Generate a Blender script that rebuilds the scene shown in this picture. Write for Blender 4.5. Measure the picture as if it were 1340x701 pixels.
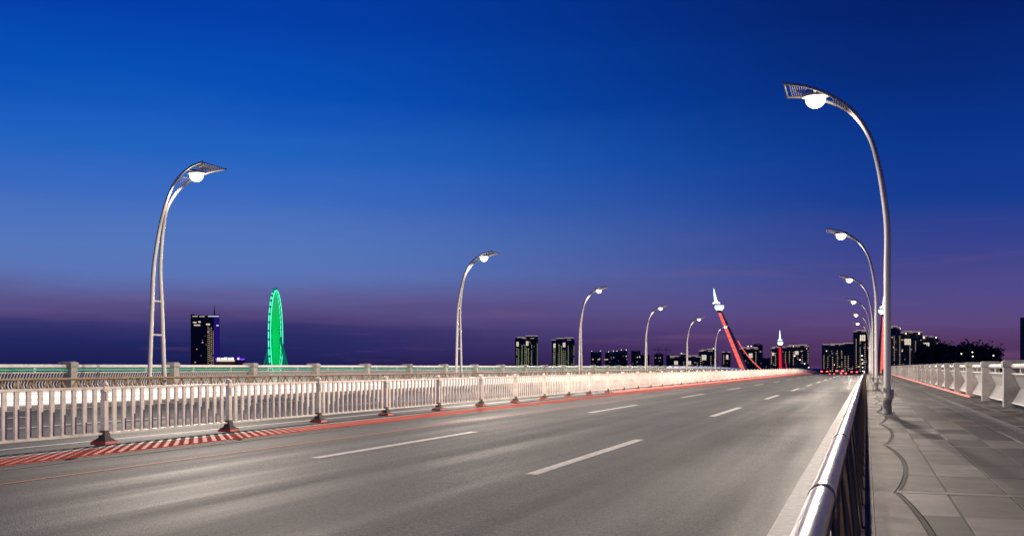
import bpy, bmesh, math, random
from mathutils import Vector, Matrix
random.seed(7)
R = math.radians
scene = bpy.context.scene
for o in list(bpy.data.objects): bpy.data.objects.remove(o)
col = scene.collection

# ------------------------------------------------------------------ camera
# X right, Y along the road, Z up; road surface z = 0 at the camera
F = 1300.0; W0 = 1340.0; H0 = 701.0
VPX, HORY = 1133.0, 480.0
TH = math.atan((VPX - W0/2)/F)
CT, ST = math.cos(TH), math.sin(TH)
CAMZ = 1.3
cam = bpy.data.cameras.new('Camera'); camo = bpy.data.objects.new('Camera', cam); col.objects.link(camo)
camo.location = (0, 0, CAMZ); camo.rotation_euler = (R(90), 0, TH)
cam.sensor_width = 36; cam.lens = 36*F/W0
cam.shift_y = (HORY - H0/2)/W0
cam.clip_start = 0.05; cam.clip_end = 60000
scene.camera = camo

def at(px, zc):
    "pixel column + depth along the camera axis -> ground X, Y"
    xr = (px - W0/2)/F*zc
    return (xr*CT - zc*ST, xr*ST + zc*CT)
def hz(py, zc):
    return CAMZ + (HORY - py)/F*zc

# ------------------------------------------------------------------ world (dusk sky)
def lin(r, g, b):
    f = lambda c: (c/255/12.92 if c/255 <= 0.04045 else ((c/255+0.055)/1.055)**2.4)
    return (f(r), f(g), f(b), 1)
world = bpy.data.worlds.new('World'); scene.world = world; world.use_nodes = True
wt = world.node_tree; wn = wt.nodes; wl = wt.links; wn.clear()
def N(t, **k):
    n = wn.new(t)
    for a, b in k.items(): setattr(n, a, b)
    return n
wo = N('ShaderNodeOutputWorld'); bg = N('ShaderNodeBackground'); wl.new(bg.outputs[0], wo.inputs[0])
tc = N('ShaderNodeTexCoord'); sep = N('ShaderNodeSeparateXYZ'); wl.new(tc.outputs['Generated'], sep.inputs[0])
def ramp(stops):
    r = N('ShaderNodeValToRGB'); e = r.color_ramp.elements
    while len(e) < len(stops): e.new(0.5)
    for el, (p, c) in zip(e, stops): el.position = p; el.color = lin(*c)
    return r
# wavy elevation so that the bands of dusk cloud are not ruled lines
mp = N('ShaderNodeMapping'); mp.inputs['Scale'].default_value = (2.2, 2.2, 26)
wl.new(tc.outputs['Generated'], mp.inputs[0])
nz = N('ShaderNodeTexNoise'); nz.inputs['Scale'].default_value = 1.0; nz.inputs['Detail'].default_value = 5; nz.inputs['Roughness'].default_value = 0.55
wl.new(mp.outputs[0], nz.inputs['Vector'])
wob = N('ShaderNodeMath', operation='MULTIPLY_ADD'); wob.inputs[1].default_value = 0.046; wob.inputs[2].default_value = -0.023
wl.new(nz.outputs['Fac'], wob.inputs[0])
ele = N('ShaderNodeMath', operation='ADD'); wl.new(sep.outputs['Z'], ele.inputs[0]); wl.new(wob.outputs[0], ele.inputs[1])
rl = ramp([(0.0, (26, 28, 80)), (0.022, (34, 40, 98)), (0.038, (52, 50, 108)), (0.050, (84, 72, 126)), (0.066, (92, 92, 148)), (0.092, (90, 116, 182)),
           (0.118, (82, 118, 188)), (0.165, (60, 106, 192)), (0.205, (32, 98, 192)), (0.26, (4, 78, 182)), (0.33, (0, 62, 168)), (0.6, (0, 40, 120)), (1.0, (0, 24, 80))])
rr = ramp([(0.0, (74, 46, 88)), (0.022, (84, 56, 102)), (0.042, (90, 70, 124)), (0.069, (80, 72, 136)), (0.117, (48, 64, 142)),
           (0.15, (16, 58, 144)), (0.20, (2, 52, 140)), (0.26, (0, 40, 122)), (0.32, (0, 30, 104)), (0.6, (0, 22, 78)), (1.0, (0, 16, 60))])
wl.new(ele.outputs[0], rl.inputs[0]); wl.new(ele.outputs[0], rr.inputs[0])
# one slow change from the sea side to the city side of the sky
dt = N('ShaderNodeVectorMath', operation='DOT_PRODUCT'); dt.inputs[1].default_value = (math.cos(R(-5)), -math.sin(R(-5)), 0)
wl.new(tc.outputs['Generated'], dt.inputs[0])
az = N('ShaderNodeMapRange'); az.interpolation_type = 'SMOOTHSTEP'
az.inputs['From Min'].default_value = -0.52; az.inputs['From Max'].default_value = 0.17
wl.new(dt.outputs['Value'], az.inputs['Value'])
mx = N('ShaderNodeMixRGB'); wl.new(az.outputs[0], mx.inputs[0]); wl.new(rl.outputs[0], mx.inputs[1]); wl.new(rr.outputs[0], mx.inputs[2])
# thin rosy wisps low in the sky
mp2 = N('ShaderNodeMapping'); mp2.inputs['Scale'].default_value = (3.0, 3.0, 34); mp2.inputs['Location'].default_value = (3.1, 1.7, 0.4)
mp2.inputs['Rotation'].default_value = (0, R(4), 0)
wl.new(tc.outputs['Generated'], mp2.inputs[0])
nz2 = N('ShaderNodeTexNoise'); nz2.inputs['Scale'].default_value = 1.6; nz2.inputs['Detail'].default_value = 8; nz2.inputs['Roughness'].default_value = 0.62
wl.new(mp2.outputs[0], nz2.inputs['Vector'])
cr = N('ShaderNodeMapRange'); cr.inputs['From Min'].default_value = 0.56; cr.inputs['From Max'].default_value = 0.82
cr.inputs['To Min'].default_value = 0; cr.inputs['To Max'].default_value = 0.45
wl.new(nz2.outputs['Fac'], cr.inputs['Value'])
lo = N('ShaderNodeMapRange'); lo.inputs['From Min'].default_value = 0.03; lo.inputs['From Max'].default_value = 0.15
lo.inputs['To Min'].default_value = 1; lo.inputs['To Max'].default_value = 0
wl.new(sep.outputs['Z'], lo.inputs['Value'])
ml = N('ShaderNodeMath', operation='MULTIPLY'); wl.new(cr.outputs[0], ml.inputs[0]); wl.new(lo.outputs[0], ml.inputs[1])
mx2 = N('ShaderNodeMixRGB'); mx2.inputs[2].default_value = lin(138, 92, 128)
wl.new(ml.outputs[0], mx2.inputs[0]); wl.new(mx.outputs[0], mx2.inputs[1])
# physical dusk sky, sun already below the horizon, laid lightly under the bands
sky = N('ShaderNodeTexSky'); sky.sky_type = 'NISHITA'; sky.sun_disc = False
sky.sun_elevation = R(-3); sky.sun_rotation = R(20)
sk = N('ShaderNodeMixRGB', blend_type='ADD'); sk.inputs[0].default_value = 0.012
wl.new(mx2.outputs[0], sk.inputs[1]); wl.new(sky.outputs[0], sk.inputs[2])
wl.new(sk.outputs[0], bg.inputs[0]); bg.inputs[1].default_value = 1.0

vs = scene.view_settings; vs.view_transform = 'Standard'; vs.look = 'None'; vs.exposure = 0; vs.gamma = 1; vs.use_curve_mapping = False
scene.render.engine = 'CYCLES'
try:
    scene.cycles.use_light_tree = True
    scene.cycles.max_bounces = 6; scene.cycles.sample_clamp_indirect = 1.0; scene.cycles.caustics_reflective = False
except Exception: pass

# ------------------------------------------------------------------ materials
MATS = {}
def mat(name, colr, rough=0.6, metal=0.0, var=0.0, vscale=6.0, bump=0.0, bscale=60.0, emit=None, estr=0.0, coord='Object', stretch=None, dirt=None, stain=0.0, sscale=0.8, spec=None):
    m = bpy.data.materials.new(name); m.use_nodes = True
    t = m.node_tree; b = t.nodes['Principled BSDF']
    b.inputs['Base Color'].default_value = (*colr, 1); b.inputs['Roughness'].default_value = rough; b.inputs['Metallic'].default_value = metal
    if emit:
        m.cycles.emission_sampling = 'NONE'; b.inputs['Emission Color'].default_value = (*emit, 1); b.inputs['Emission Strength'].default_value = estr
    tcn = t.nodes.new('ShaderNodeTexCoord'); src = tcn.outputs[coord]
    if stretch:
        mpn = t.nodes.new('ShaderNodeMapping'); mpn.inputs['Scale'].default_value = stretch; t.links.new(src, mpn.inputs[0]); src = mpn.outputs[0]
    if var:
        n = t.nodes.new('ShaderNodeTexNoise'); n.inputs['Scale'].default_value = vscale; n.inputs['Detail'].default_value = 6; n.inputs['Roughness'].default_value = 0.65
        t.links.new(src, n.inputs['Vector'])
        r = t.nodes.new('ShaderNodeValToRGB'); r.color_ramp.elements[0].position = 0.3; r.color_ramp.elements[1].position = 0.7
        d = dirt or tuple(c*(1-var) for c in colr)
        r.color_ramp.elements[0].color = (*d, 1); r.color_ramp.elements[1].color = (*[min(1, c*(1+var*0.6)) for c in colr], 1)
        t.links.new(n.outputs['Fac'], r.inputs[0]); t.links.new(r.outputs[0], b.inputs['Base Color'])
        rr_ = t.nodes.new('ShaderNodeMapRange'); rr_.inputs['To Min'].default_value = max(0.05, rough-0.12); rr_.inputs['To Max'].default_value = min(1, rough+0.12)
        t.links.new(n.outputs['Fac'], rr_.inputs['Value']); t.links.new(rr_.outputs[0], b.inputs['Roughness'])
    if bump:
        n2 = t.nodes.new('ShaderNodeTexNoise'); n2.inputs['Scale'].default_value = bscale; n2.inputs['Detail'].default_value = 4
        t.links.new(src, n2.inputs['Vector'])
        bp = t.nodes.new('ShaderNodeBump'); bp.inputs['Strength'].default_value = bump; bp.inputs['Distance'].default_value = 0.02
        t.links.new(n2.outputs['Fac'], bp.inputs['Height']); t.links.new(bp.outputs[0], b.inputs['Normal'])
    if spec is not None: b.inputs['Specular IOR Level'].default_value = spec
    if stain:      # grime with a shape of its own, laid over neighbouring pieces alike
        ge = t.nodes.new('ShaderNodeNewGeometry'); n3 = t.nodes.new('ShaderNodeTexNoise'); n3.inputs['Scale'].default_value = sscale; n3.inputs['Detail'].default_value = 8; n3.inputs['Roughness'].default_value = 0.68
        t.links.new(ge.outputs['Position'], n3.inputs['Vector'])
        r3 = t.nodes.new('ShaderNodeMapRange'); r3.inputs['From Min'].default_value = 0.34; r3.inputs['From Max'].default_value = 0.62; r3.inputs['To Min'].default_value = 1-stain; r3.inputs['To Max'].default_value = 1.06
        t.links.new(n3.outputs['Fac'], r3.inputs['Value'])
        m3 = t.nodes.new('ShaderNodeMixRGB'); m3.blend_type = 'MULTIPLY'; m3.inputs[0].default_value = 1
        lk = [l for l in t.links if l.to_socket == b.inputs['Base Color']]
        if lk: t.links.new(lk[0].from_socket, m3.inputs[1])
        else: m3.inputs[1].default_value = (*colr, 1)
        t.links.new(r3.outputs[0], m3.inputs[2]); t.links.new(m3.outputs[0], b.inputs['Base Color'])
    MATS[name] = m; return m

def asphalt():
    m = bpy.data.materials.new('asphalt'); m.use_nodes = True; t = m.node_tree; b = t.nodes['Principled BSDF']
    L = t.links; nn = t.nodes.new
    tcn = nn('ShaderNodeTexCoord'); O = tcn.outputs['Object']
    def noise(sc, det, ro, vec=O):
        n = nn('ShaderNodeTexNoise'); n.inputs['Scale'].default_value = sc; n.inputs['Detail'].default_value = det; n.inputs['Roughness'].default_value = ro; L.new(vec, n.inputs[0]); return n.outputs['Fac']
    def mr(src, a, b_, c, d):
        n = nn('ShaderNodeMapRange')
        for nm, q in zip(('From Min', 'From Max', 'To Min', 'To Max'), (a, b_, c, d)): n.inputs[nm].default_value = q
        L.new(src, n.inputs['Value']); return n.outputs[0]
    def mul(a, b_):
        n = nn('ShaderNodeMath'); n.operation = 'MULTIPLY'; L.new(a, n.inputs[0]); L.new(b_, n.inputs[1]); return n.outputs[0]
    def stretched(sx, sy, sc, det):
        mpn = nn('ShaderNodeMapping'); mpn.inputs['Scale'].default_value = (sx, sy, 1); L.new(O, mpn.inputs[0]); return noise(sc, det, 0.55, mpn.outputs[0])
    vo = nn('ShaderNodeTexVoronoi'); vo.inputs['Scale'].default_value = 70; L.new(O, vo.inputs[0])
    chip = nn('ShaderNodeTexVoronoi'); chip.inputs['Scale'].default_value = 46; L.new(O, chip.inputs[0])
    sepc = nn('ShaderNodeSeparateXYZ'); L.new(chip.outputs['Color'], sepc.inputs[0])
    g1 = mr(noise(60, 3, 0.8), 0.32, 0.68, 0.2, 1.95)            # stones
    g2 = mr(noise(24, 5, 0.85), 0.34, 0.66, 0.4, 1.7)          # clusters that still read farther off
    g3 = mr(sepc.outputs['X'], 0.0, 1.0, 0.6, 1.45)
    st = stretched(1.15, 0.035, 1.0, 4)
    s1 = mr(st, 0.32, 0.68, 0.76, 1.18)                         # tyre tracks and drips along the lanes
    s2 = mr(noise(0.33, 7, 0.6), 0.3, 0.7, 0.74, 1.2)           # old patches
    f = mul(mul(mul(g1, g2), g3), mul(s1, s2))
    mc = nn('ShaderNodeMixRGB'); mc.blend_type = 'MULTIPLY'; mc.inputs[0].default_value = 1; mc.inputs[1].default_value = (0.042, 0.0435, 0.047, 1); L.new(f, mc.inputs[2])
    L.new(mc.outputs[0], b.inputs['Base Color'])
    b.inputs['Specular IOR Level'].default_value = 0.06
    L.new(mr(st, 0.3, 0.7, 0.86, 0.62), b.inputs['Roughness'])
    bp = nn('ShaderNodeBump'); bp.inputs['Strength'].default_value = 0.4; bp.inputs['Distance'].default_value = 0.006
    L.new(vo.outputs['Distance'], bp.inputs['Height']); L.new(bp.outputs[0], b.inputs['Normal'])
    MATS['asphalt'] = m; return m

M_ASPH = asphalt()
M_LINE = mat('worn_white_paint', (0.46, 0.44, 0.41), 0.7, var=0.5, vscale=9, bump=0.25, bscale=90, spec=0.15)
M_REDTRAIL = mat('painted_red_trail', (0.50, 0.085, 0.055), 0.75, var=0.4, vscale=5, bump=0.2, bscale=90, spec=0.12)  # tail-light glow on the road, put into the colour
M_JOINT = mat('joint_steel', (0.34, 0.32, 0.30), 0.45, 0.3, var=0.4)
M_CONC = mat('walk_concrete', (0.29, 0.258, 0.225), 0.8, var=0.28, vscale=3.2, bump=0.25, bscale=120, stain=0.55, spec=0.1)
M_KERB = mat('kerb_stone', (0.27, 0.243, 0.215), 0.75, var=0.3, vscale=4, bump=0.25, bscale=100, stain=0.55, spec=0.1)
M_BED = mat('dark_joint_bed', (0.022, 0.02, 0.018), 0.9, var=0.3)
M_TILES = [mat('paver_pale', (0.225, 0.20, 0.178), 0.72, var=0.22, vscale=7, bump=0.3, bscale=150, stain=0.55, spec=0.1),
           mat('paver_mid', (0.14, 0.123, 0.11), 0.72, var=0.25, vscale=7, bump=0.35, bscale=150, stain=0.55, spec=0.1),
           mat('paver_dark', (0.075, 0.064, 0.058), 0.7, var=0.35, vscale=24, bump=0.5, bscale=170, stain=0.55, spec=0.1),
           mat('paver_brown', (0.052, 0.041, 0.037), 0.65, var=0.35, vscale=20, bump=0.4, bscale=170, stain=0.55, spec=0.1)]
M_TACT = mat('tactile_paver', (0.17, 0.156, 0.14), 0.65, var=0.2, vscale=8, bump=0.2, stain=0.55, spec=0.1)
M_INLAY = mat('dark_inlay', (0.03, 0.026, 0.023), 0.8, spec=0.08, var=0.45, vscale=18, bump=0.4, bscale=90)
M_STEEL = mat('brushed_steel', (0.26, 0.225, 0.19), 0.30, 0.35, var=0.16, vscale=3, stretch=(60, 1.2, 60))
M_DARKST = mat('dull_dark_steel', (0.24, 0.165, 0.10), 0.7, 0.0, var=0.4, vscale=6, spec=0.2)
M_BASESHADE = mat('base_shade', (0.018, 0.012, 0.009), 0.9, 0.0, var=0.4, vscale=8, spec=0.1)  # near-black colour paints the handrail's shadow along its base
M_FENCE = mat('cream_fence_paint', (0.86, 0.80, 0.715), 0.45, var=0.16, vscale=5, dirt=(0.60, 0.52, 0.45), stain=0.22, sscale=1.6)
M_PURPLE = mat('bar_shade_purple', (0.07, 0.018, 0.10), 0.4, var=0.3, vscale=10)  # shade on the fence bars, put in as purple colour
M_RUBBER = mat('base_rubber', (0.085, 0.066, 0.058), 0.75, var=0.4, vscale=14, bump=0.3)
M_RUST = mat('base_sleeve', (0.10, 0.062, 0.05), 0.7, var=0.4, vscale=16)
M_REDB = mat('base_red', (0.55, 0.045, 0.025), 0.45, var=0.35, vscale=9)
M_LAMP = mat('lamp_paint', (0.56, 0.53, 0.49), 0.42, 0.05, var=0.1, vscale=4)
M_SLEEVE = mat('lamp_foot_grey', (0.22, 0.205, 0.19), 0.55, var=0.3, vscale=8)
M_LENS = mat('lamp_glow', (1, 0.93, 0.8), 0.3, emit=(1, 0.90, 0.72), estr=3.2)
M_STONE = mat('parapet_concrete', (0.40, 0.375, 0.345), 0.75, var=0.2, vscale=3, bump=0.25, bscale=60, stain=0.35, sscale=1.2)
M_PWHITE = mat('parapet_white', (0.62, 0.60, 0.57), 0.5, var=0.14, vscale=4)
M_GREEN = mat('green_trail', (0.02, 0.2, 0.1), 0.4, emit=(0.03, 0.60, 0.33), estr=0.34)
M_BLUE = mat('pale_blue_trail', (0.2, 0.25, 0.4), 0.4, emit=(0.42, 0.55, 1.0), estr=1.1)
M_WHITEL = mat('white_trail', (0.8, 0.8, 0.8), 0.4, emit=(1, 0.97, 0.95), estr=0.95)
M_WHITEL2 = mat('white_trail_dim', (0.8, 0.8, 0.8), 0.4, emit=(1, 0.93, 0.88), estr=0.38)
M_REDL = mat('red_trail', (0.4, 0.03, 0.02), 0.4, emit=(1.0, 0.17, 0.12), estr=1.8)
M_DECK = mat('deck_concrete', (0.3, 0.29, 0.27), 0.85, var=0.2, vscale=1.2)
M_WATER = mat('sea_water', (0.012, 0.02, 0.035), 0.12, bump=0.6, bscale=0.35)
M_LAND = mat('dark_shore', (0.045, 0.045, 0.035), 0.9, var=0.3, vscale=0.02)

# ------------------------------------------------------------------ mesh helpers
class MB:
    def __init__(s): s.v = []; s.f = []; s.mi = []; s.cur = 0; s.sm = []
    def add(s, vs_, fs, smooth=False):
        o = len(s.v); s.v += [tuple(p) for p in vs_]
        for f in fs: s.f.append([i+o for i in f]); s.mi.append(s.cur); s.sm.append(smooth)
        return s
    def box(s, x0, x1, y0, y1, z0, z1):
        return s.add([(x0,y0,z0),(x1,y0,z0),(x1,y1,z0),(x0,y1,z0),(x0,y0,z1),(x1,y0,z1),(x1,y1,z1),(x0,y1,z1)],
            [(0,3,2,1),(4,5,6,7),(0,1,5,4),(1,2,6,5),(2,3,7,6),(3,0,4,7)])
    def frustum(s, a, b, z0, z1, c=(0,0)):
        (ax, ay), (bx_, by) = a, b; x, y = c
        return s.add([(x-ax,y-ay,z0),(x+ax,y-ay,z0),(x+ax,y+ay,z0),(x-ax,y+ay,z0),(x-bx_,y-by,z1),(x+bx_,y-by,z1),(x+bx_,y+by,z1),(x-bx_,y+by,z1)],
            [(0,3,2,1),(4,5,6,7),(0,1,5,4),(1,2,6,5),(2,3,7,6),(3,0,4,7)])
    def tube(s, pts, rad, n=10, cap=True):
        pts = [Vector(p) for p in pts]; rads = rad if isinstance(rad, (list, tuple)) else [rad]*len(pts)
        vv = []; prev = None
        for i, p in enumerate(pts):
            d = (pts[min(i+1, len(pts)-1)] - pts[max(i-1, 0)]).normalized()
            if prev is None:
                up = Vector((0,0,1)) if abs(d.z) < 0.9 else Vector((0,1,0))
                a = d.cross(up).normalized()
            else: a = (prev - d*prev.dot(d)).normalized()
            prev = a; b = d.cross(a)
            for k in range(n):
                t = 2*math.pi*k/n; vv.append(p + (a*math.cos(t) + b*math.sin(t))*rads[i])
        fs = []
        for i in range(len(pts)-1):
            for k in range(n):
                fs.append((i*n+k, i*n+(k+1)%n, (i+1)*n+(k+1)%n, (i+1)*n+k))
        s.add(vv, fs, True)
        if cap:
            o = len(s.v) - len(vv)
            s.f.append([o+k for k in range(n)][::-1]); s.mi.append(s.cur); s.sm.append(False)
            s.f.append([o+(len(pts)-1)*n+k for k in range(n)]); s.mi.append(s.cur); s.sm.append(False)
        return s
    def lathe(s, prof, n=14, c=(0,0,0), smooth=True):
        vv = []
        for r_, z in prof:
            for k in range(n):
                t = 2*math.pi*k/n; vv.append((c[0]+r_*math.cos(t), c[1]+r_*math.sin(t), c[2]+z))
        fs = [(i*n+k, i*n+(k+1)%n, (i+1)*n+(k+1)%n, (i+1)*n+k) for i in range(len(prof)-1) for k in range(n)]
        s.add(vv, fs, smooth)
        o = len(s.v)-len(vv); s.f.append([o+k for k in range(n)][::-1]); s.f.append([o+(len(prof)-1)*n+k for k in range(n)])
        s.mi += [s.cur]*2; s.sm += [False]*2
        return s
    def sweep(s, prof, ss, zf, closed=True):
        "cross-section prof [(X, z)] carried along the road stations ss"
        n = len(prof); vv = []
        for y in ss:
            z = zf(y)
            for (x, h) in prof: vv.append((x, y, z+h))
        m = n if closed else n-1
        fs = [(i*n+k, (i+1)*n+k, (i+1)*n+(k+1)%n, i*n+(k+1)%n) for i in range(len(ss)-1) for k in range(m)]
        s.add(vv, fs)
        if closed:
            o = len(s.v)-len(vv); s.f.append([o+k for k in range(n)]); s.f.append([o+(len(ss)-1)*n+k for k in range(n)][::-1]); s.mi += [s.cur]*2; s.sm += [False]*2
        return s
    def mesh(s, name, mats):
        me = bpy.data.meshes.new(name); me.from_pydata(s.v, [], s.f)
        if not isinstance(mats, (list, tuple)): mats = [mats]
        for m in mats: me.materials.append(m)
        me.polygons.foreach_set('material_index', s.mi); me.polygons.foreach_set('use_smooth', s.sm)
        me.update()
        b = bmesh.new(); b.from_mesh(me); bmesh.ops.recalc_face_normals(b, faces=b.faces); b.to_mesh(me); b.free()
        return me
    def build(s, name, mats, parent=None, **k): return obj(name, s.mesh(name, mats), parent, **k)
def obj(name, me, parent=None, loc=(0,0,0), rz=0, kind=None, label=None, cat=None, group=None):
    o = bpy.data.objects.new(name, me); col.objects.link(o); o.location = loc; o.rotation_euler = (0,0,rz)
    if parent: o.parent = parent
    if kind: o['kind'] = kind
    if label: o['label'] = label
    if cat: o['category'] = cat
    if group: o['group'] = group
    return o
def thing(name, label, cat, loc=(0,0,0), rz=0, group=None): return obj(name, None, None, loc, rz, None, label, cat, group)
def copy_tree(o, parent=None):
    c = o.copy(); col.objects.link(c); c.parent = parent
    for ch in [x for x in bpy.data.objects if x.parent == o]: copy_tree(ch, c)
    return c
def kids(o, allobs): return [x for x in allobs if x.parent == o]

# ------------------------------------------------------------------ the deck: level, then over a crest and down
def zd(y):
    if y < 180: return 0.0
    if y < 480: return -1e-4*(y-180)**2
    if y < 530: return -9 - 0.06*(y-480)
    return -12.0
STN = [-40 + 5*i for i in range(45)] + [185 + 5*i for i in range(85)]
def stn(a, b, extra=()):
    return sorted({a, b, *[y for y in STN if a < y < b], *extra})
XK = 0.0            # near kerb / walkway edge
XF = -12.2          # median fence
XFK = 2*XF - XK     # far kerb
XP = 3.95           # near parapet
XFP = 2*XF - XP     # far parapet
DE = 600
ZW = 0.10           # walkway above the road

# water, land, far headland
MB().add([(30000*math.cos(2*math.pi*k/64), 30000*math.sin(2*math.pi*k/64), -14.0) for k in range(64)], [list(range(64))]).build('water', M_WATER, kind='structure')
mb = MB(); na = 40
def landedge(a):   # a in degrees left of the road direction
    return 640 + 60*math.sin(a*0.21) + 25*math.sin(a*0.77+1)
vv = []; fs = []
for i in range(na+1):
    a = -60 + 108*i/na
    for r_, z in ((landedge(a), -14.3), (landedge(a)+6, -12.9), (9000, -12.9)):
        vv.append((-math.sin(R(a))*r_, math.cos(R(a))*r_, z))
for i in range(na):
    for k in range(2): fs.append((i*3+k, i*3+k+1, (i+1)*3+k+1, (i+1)*3+k))
mb.add(vv, fs).build('ground', M_LAND, kind='structure')
mb = MB(); vv = []; fs = []
for i in range(41):
    px = -160 + 5*i; x, y = at(px, 6000)
    h = 38*max(0, 1-((px+40)/74)**2)**0.8 + 3*math.sin(i*1.3)*(1 if i < 34 else 0.2)
    vv += [(x, y, -14), (x*1.02, y*1.02, -13+max(0, h)), (x*1.06, y*1.06, -14)]
for i in range(40):
    for k in range(2): fs.append((i*3+k, i*3+k+1, (i+1)*3+k+1, (i+1)*3+k))
mb.add(vv, fs, True).build('headland', M_LAND, kind='structure')

# deck slab under everything, then road sheet on it
MB().sweep([(XFP-0.6, -0.05), (XP+0.6, -0.05), (XP+0.6, -0.45), (XP-1.5, -1.6), (XFP+1.5, -1.6), (XFP-0.6, -0.45)], stn(-40, DE), zd).build('bridge_deck', M_DECK, kind='structure')
road = MB().sweep([(XFK+0.02, 0), (XK-0.27, 0)], stn(-40, DE), zd, closed=False).build('road', M_ASPH, kind='structure')
def strip(name, x0, x1, a, b, m, parent=road, h=0.004):
    # marking on the road: a sheet a few millimetres up, with slightly uneven ends
    return MB().sweep([(x0, h), (x1, h)], stn(a, b), zd, closed=False).build(name, m, parent)
strip('edge_line', -0.72, -0.50, -40, DE, M_LINE)
strip('edge_line', -23.9, -23.7, -40, DE, M_LINE)
strip('median_line', -11.70, -11.55, -40, DE, M_LINE)
strip('median_line', -12.85, -12.70, -40, DE, M_LINE)
strip('red_trail_band', -11.50, -10.62, -40, 320, M_REDTRAIL)  # tail-light trail glow painted along the fence
strip('red_trail_line', -9.06, -9.00, -40, 120, M_REDTRAIL)  # thin tail-light trail painted on the asphalt
for xs, s0 in ((-3.82, 11.4), (-7.41, 12.4), (2*XF+3.82, 14), (2*XF+7.41, 15)):
    for k in range(-3, 20):
        a = s0 + 15.0*k
        strip('lane_dash', xs-0.085, xs+0.085, a, a+6.15, M_LINE)
# ragged dark strip painted in as the far edge of the fence's shadow
sm_ = MB(); vv = []; fs = []
n = 160
for i in range(n+1):
    y = -20 + i*0.9; w_ = 0.02 + 0.03*random.random()**2; x = -10.28 + random.uniform(-0.03, 0.03)
    vv += [(x-w_, y, 0.005), (x+w_, y, 0.005)]
for i in range(n): fs.append((2*i, 2*i+1, 2*i+3, 2*i+2))
sm_.add(vv, fs).build('shadow_edge_strip', M_BED, road)
for yj in (57, 131, 205):
    MB().sweep([(XF+0.4, 0.006), (XK-0.29, 0.006)], [yj, yj+0.10], zd, closed=False).build('expansion_joint', M_JOINT, road)
    MB().sweep([(XFK+0.03, 0.006), (XF-0.4, 0.006)], [yj, yj+0.10], zd, closed=False).build('expansion_joint', M_JOINT, road)

# ------------------------------------------------------------------ walkways
walk = MB().sweep([(XK-0.25, -0.04), (XK-0.25, ZW-0.014), (XP+0.55, ZW-0.014), (XP+0.55, -0.04)], stn(-40, DE), zd).build('pavement', M_BED, kind='structure')
# kerb stones along the foot of the handrail
kst = MB().box(-0.268, 0.062, 0.004, 1.488, -0.03, ZW+0.012).mesh('kerb_stone', M_KERB)
kst2 = MB().box(0.070, 0.245, 0.004, 1.488, -0.03, ZW).mesh('kerb_slab', M_CONC)
CUSP = 10.2; PER = 6.1
y = CUSP - 3*PER; i = 0
while y < 178:
    obj('kerb_stone', kst, walk, (0, y, 0)); y += 1.495
restk = MB().sweep([(-0.268, -0.03), (-0.268, ZW+0.012), (0.062, ZW+0.012), (0.062, -0.03)], stn(y, DE), zd).build('kerb', M_KERB, walk)
# scalloped border: concrete up to a wavy dark inlay, cusps at every cross band
def wave(t):   # t in 0..1 between cusps -> X of the inlay's outer edge
    return 0.27 + 0.175*math.sin(math.pi*t)**0.85
def border(y0):
    n = 24
    b = MB(); vv = []; fs = []
    for k in range(n+1):
        t = k/n; x = wave(t)
        vv += [(0.070, t*PER, -0.03+0), (0.070, t*PER, ZW), (x-0.020, t*PER, ZW), (x-0.020, t*PER, -0.03)]
    for k in range(n):
        for j in range(3): fs.append((k*4+j, (k+1)*4+j, (k+1)*4+j+1, k*4+j+1))
    b.add(vv, fs)
    return b.mesh('border_slab', M_CONC)
def inlay():
    b = MB(); n = 24; vv = []; fs = []
    for k in range(n+1):
        t = k/n; x = wave(t)
        vv += [(x-0.012, t*PER, ZW-0.002), (x+0.026, t*PER, ZW-0.002)]
    for k in range(n): fs.append((2*k, 2*k+1, 2*k+3, 2*k+2))
    b.add(vv, fs); return b.mesh('inlay', M_INLAY)
bme, ime = border(0), inlay()
nmod = 26
for k in range(-3, nmod):
    y0 = CUSP + k*PER
    obj('border_slab', bme, walk, (0, y0, 0)); obj('inlay', ime, walk, (0, y0, 0))
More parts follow.
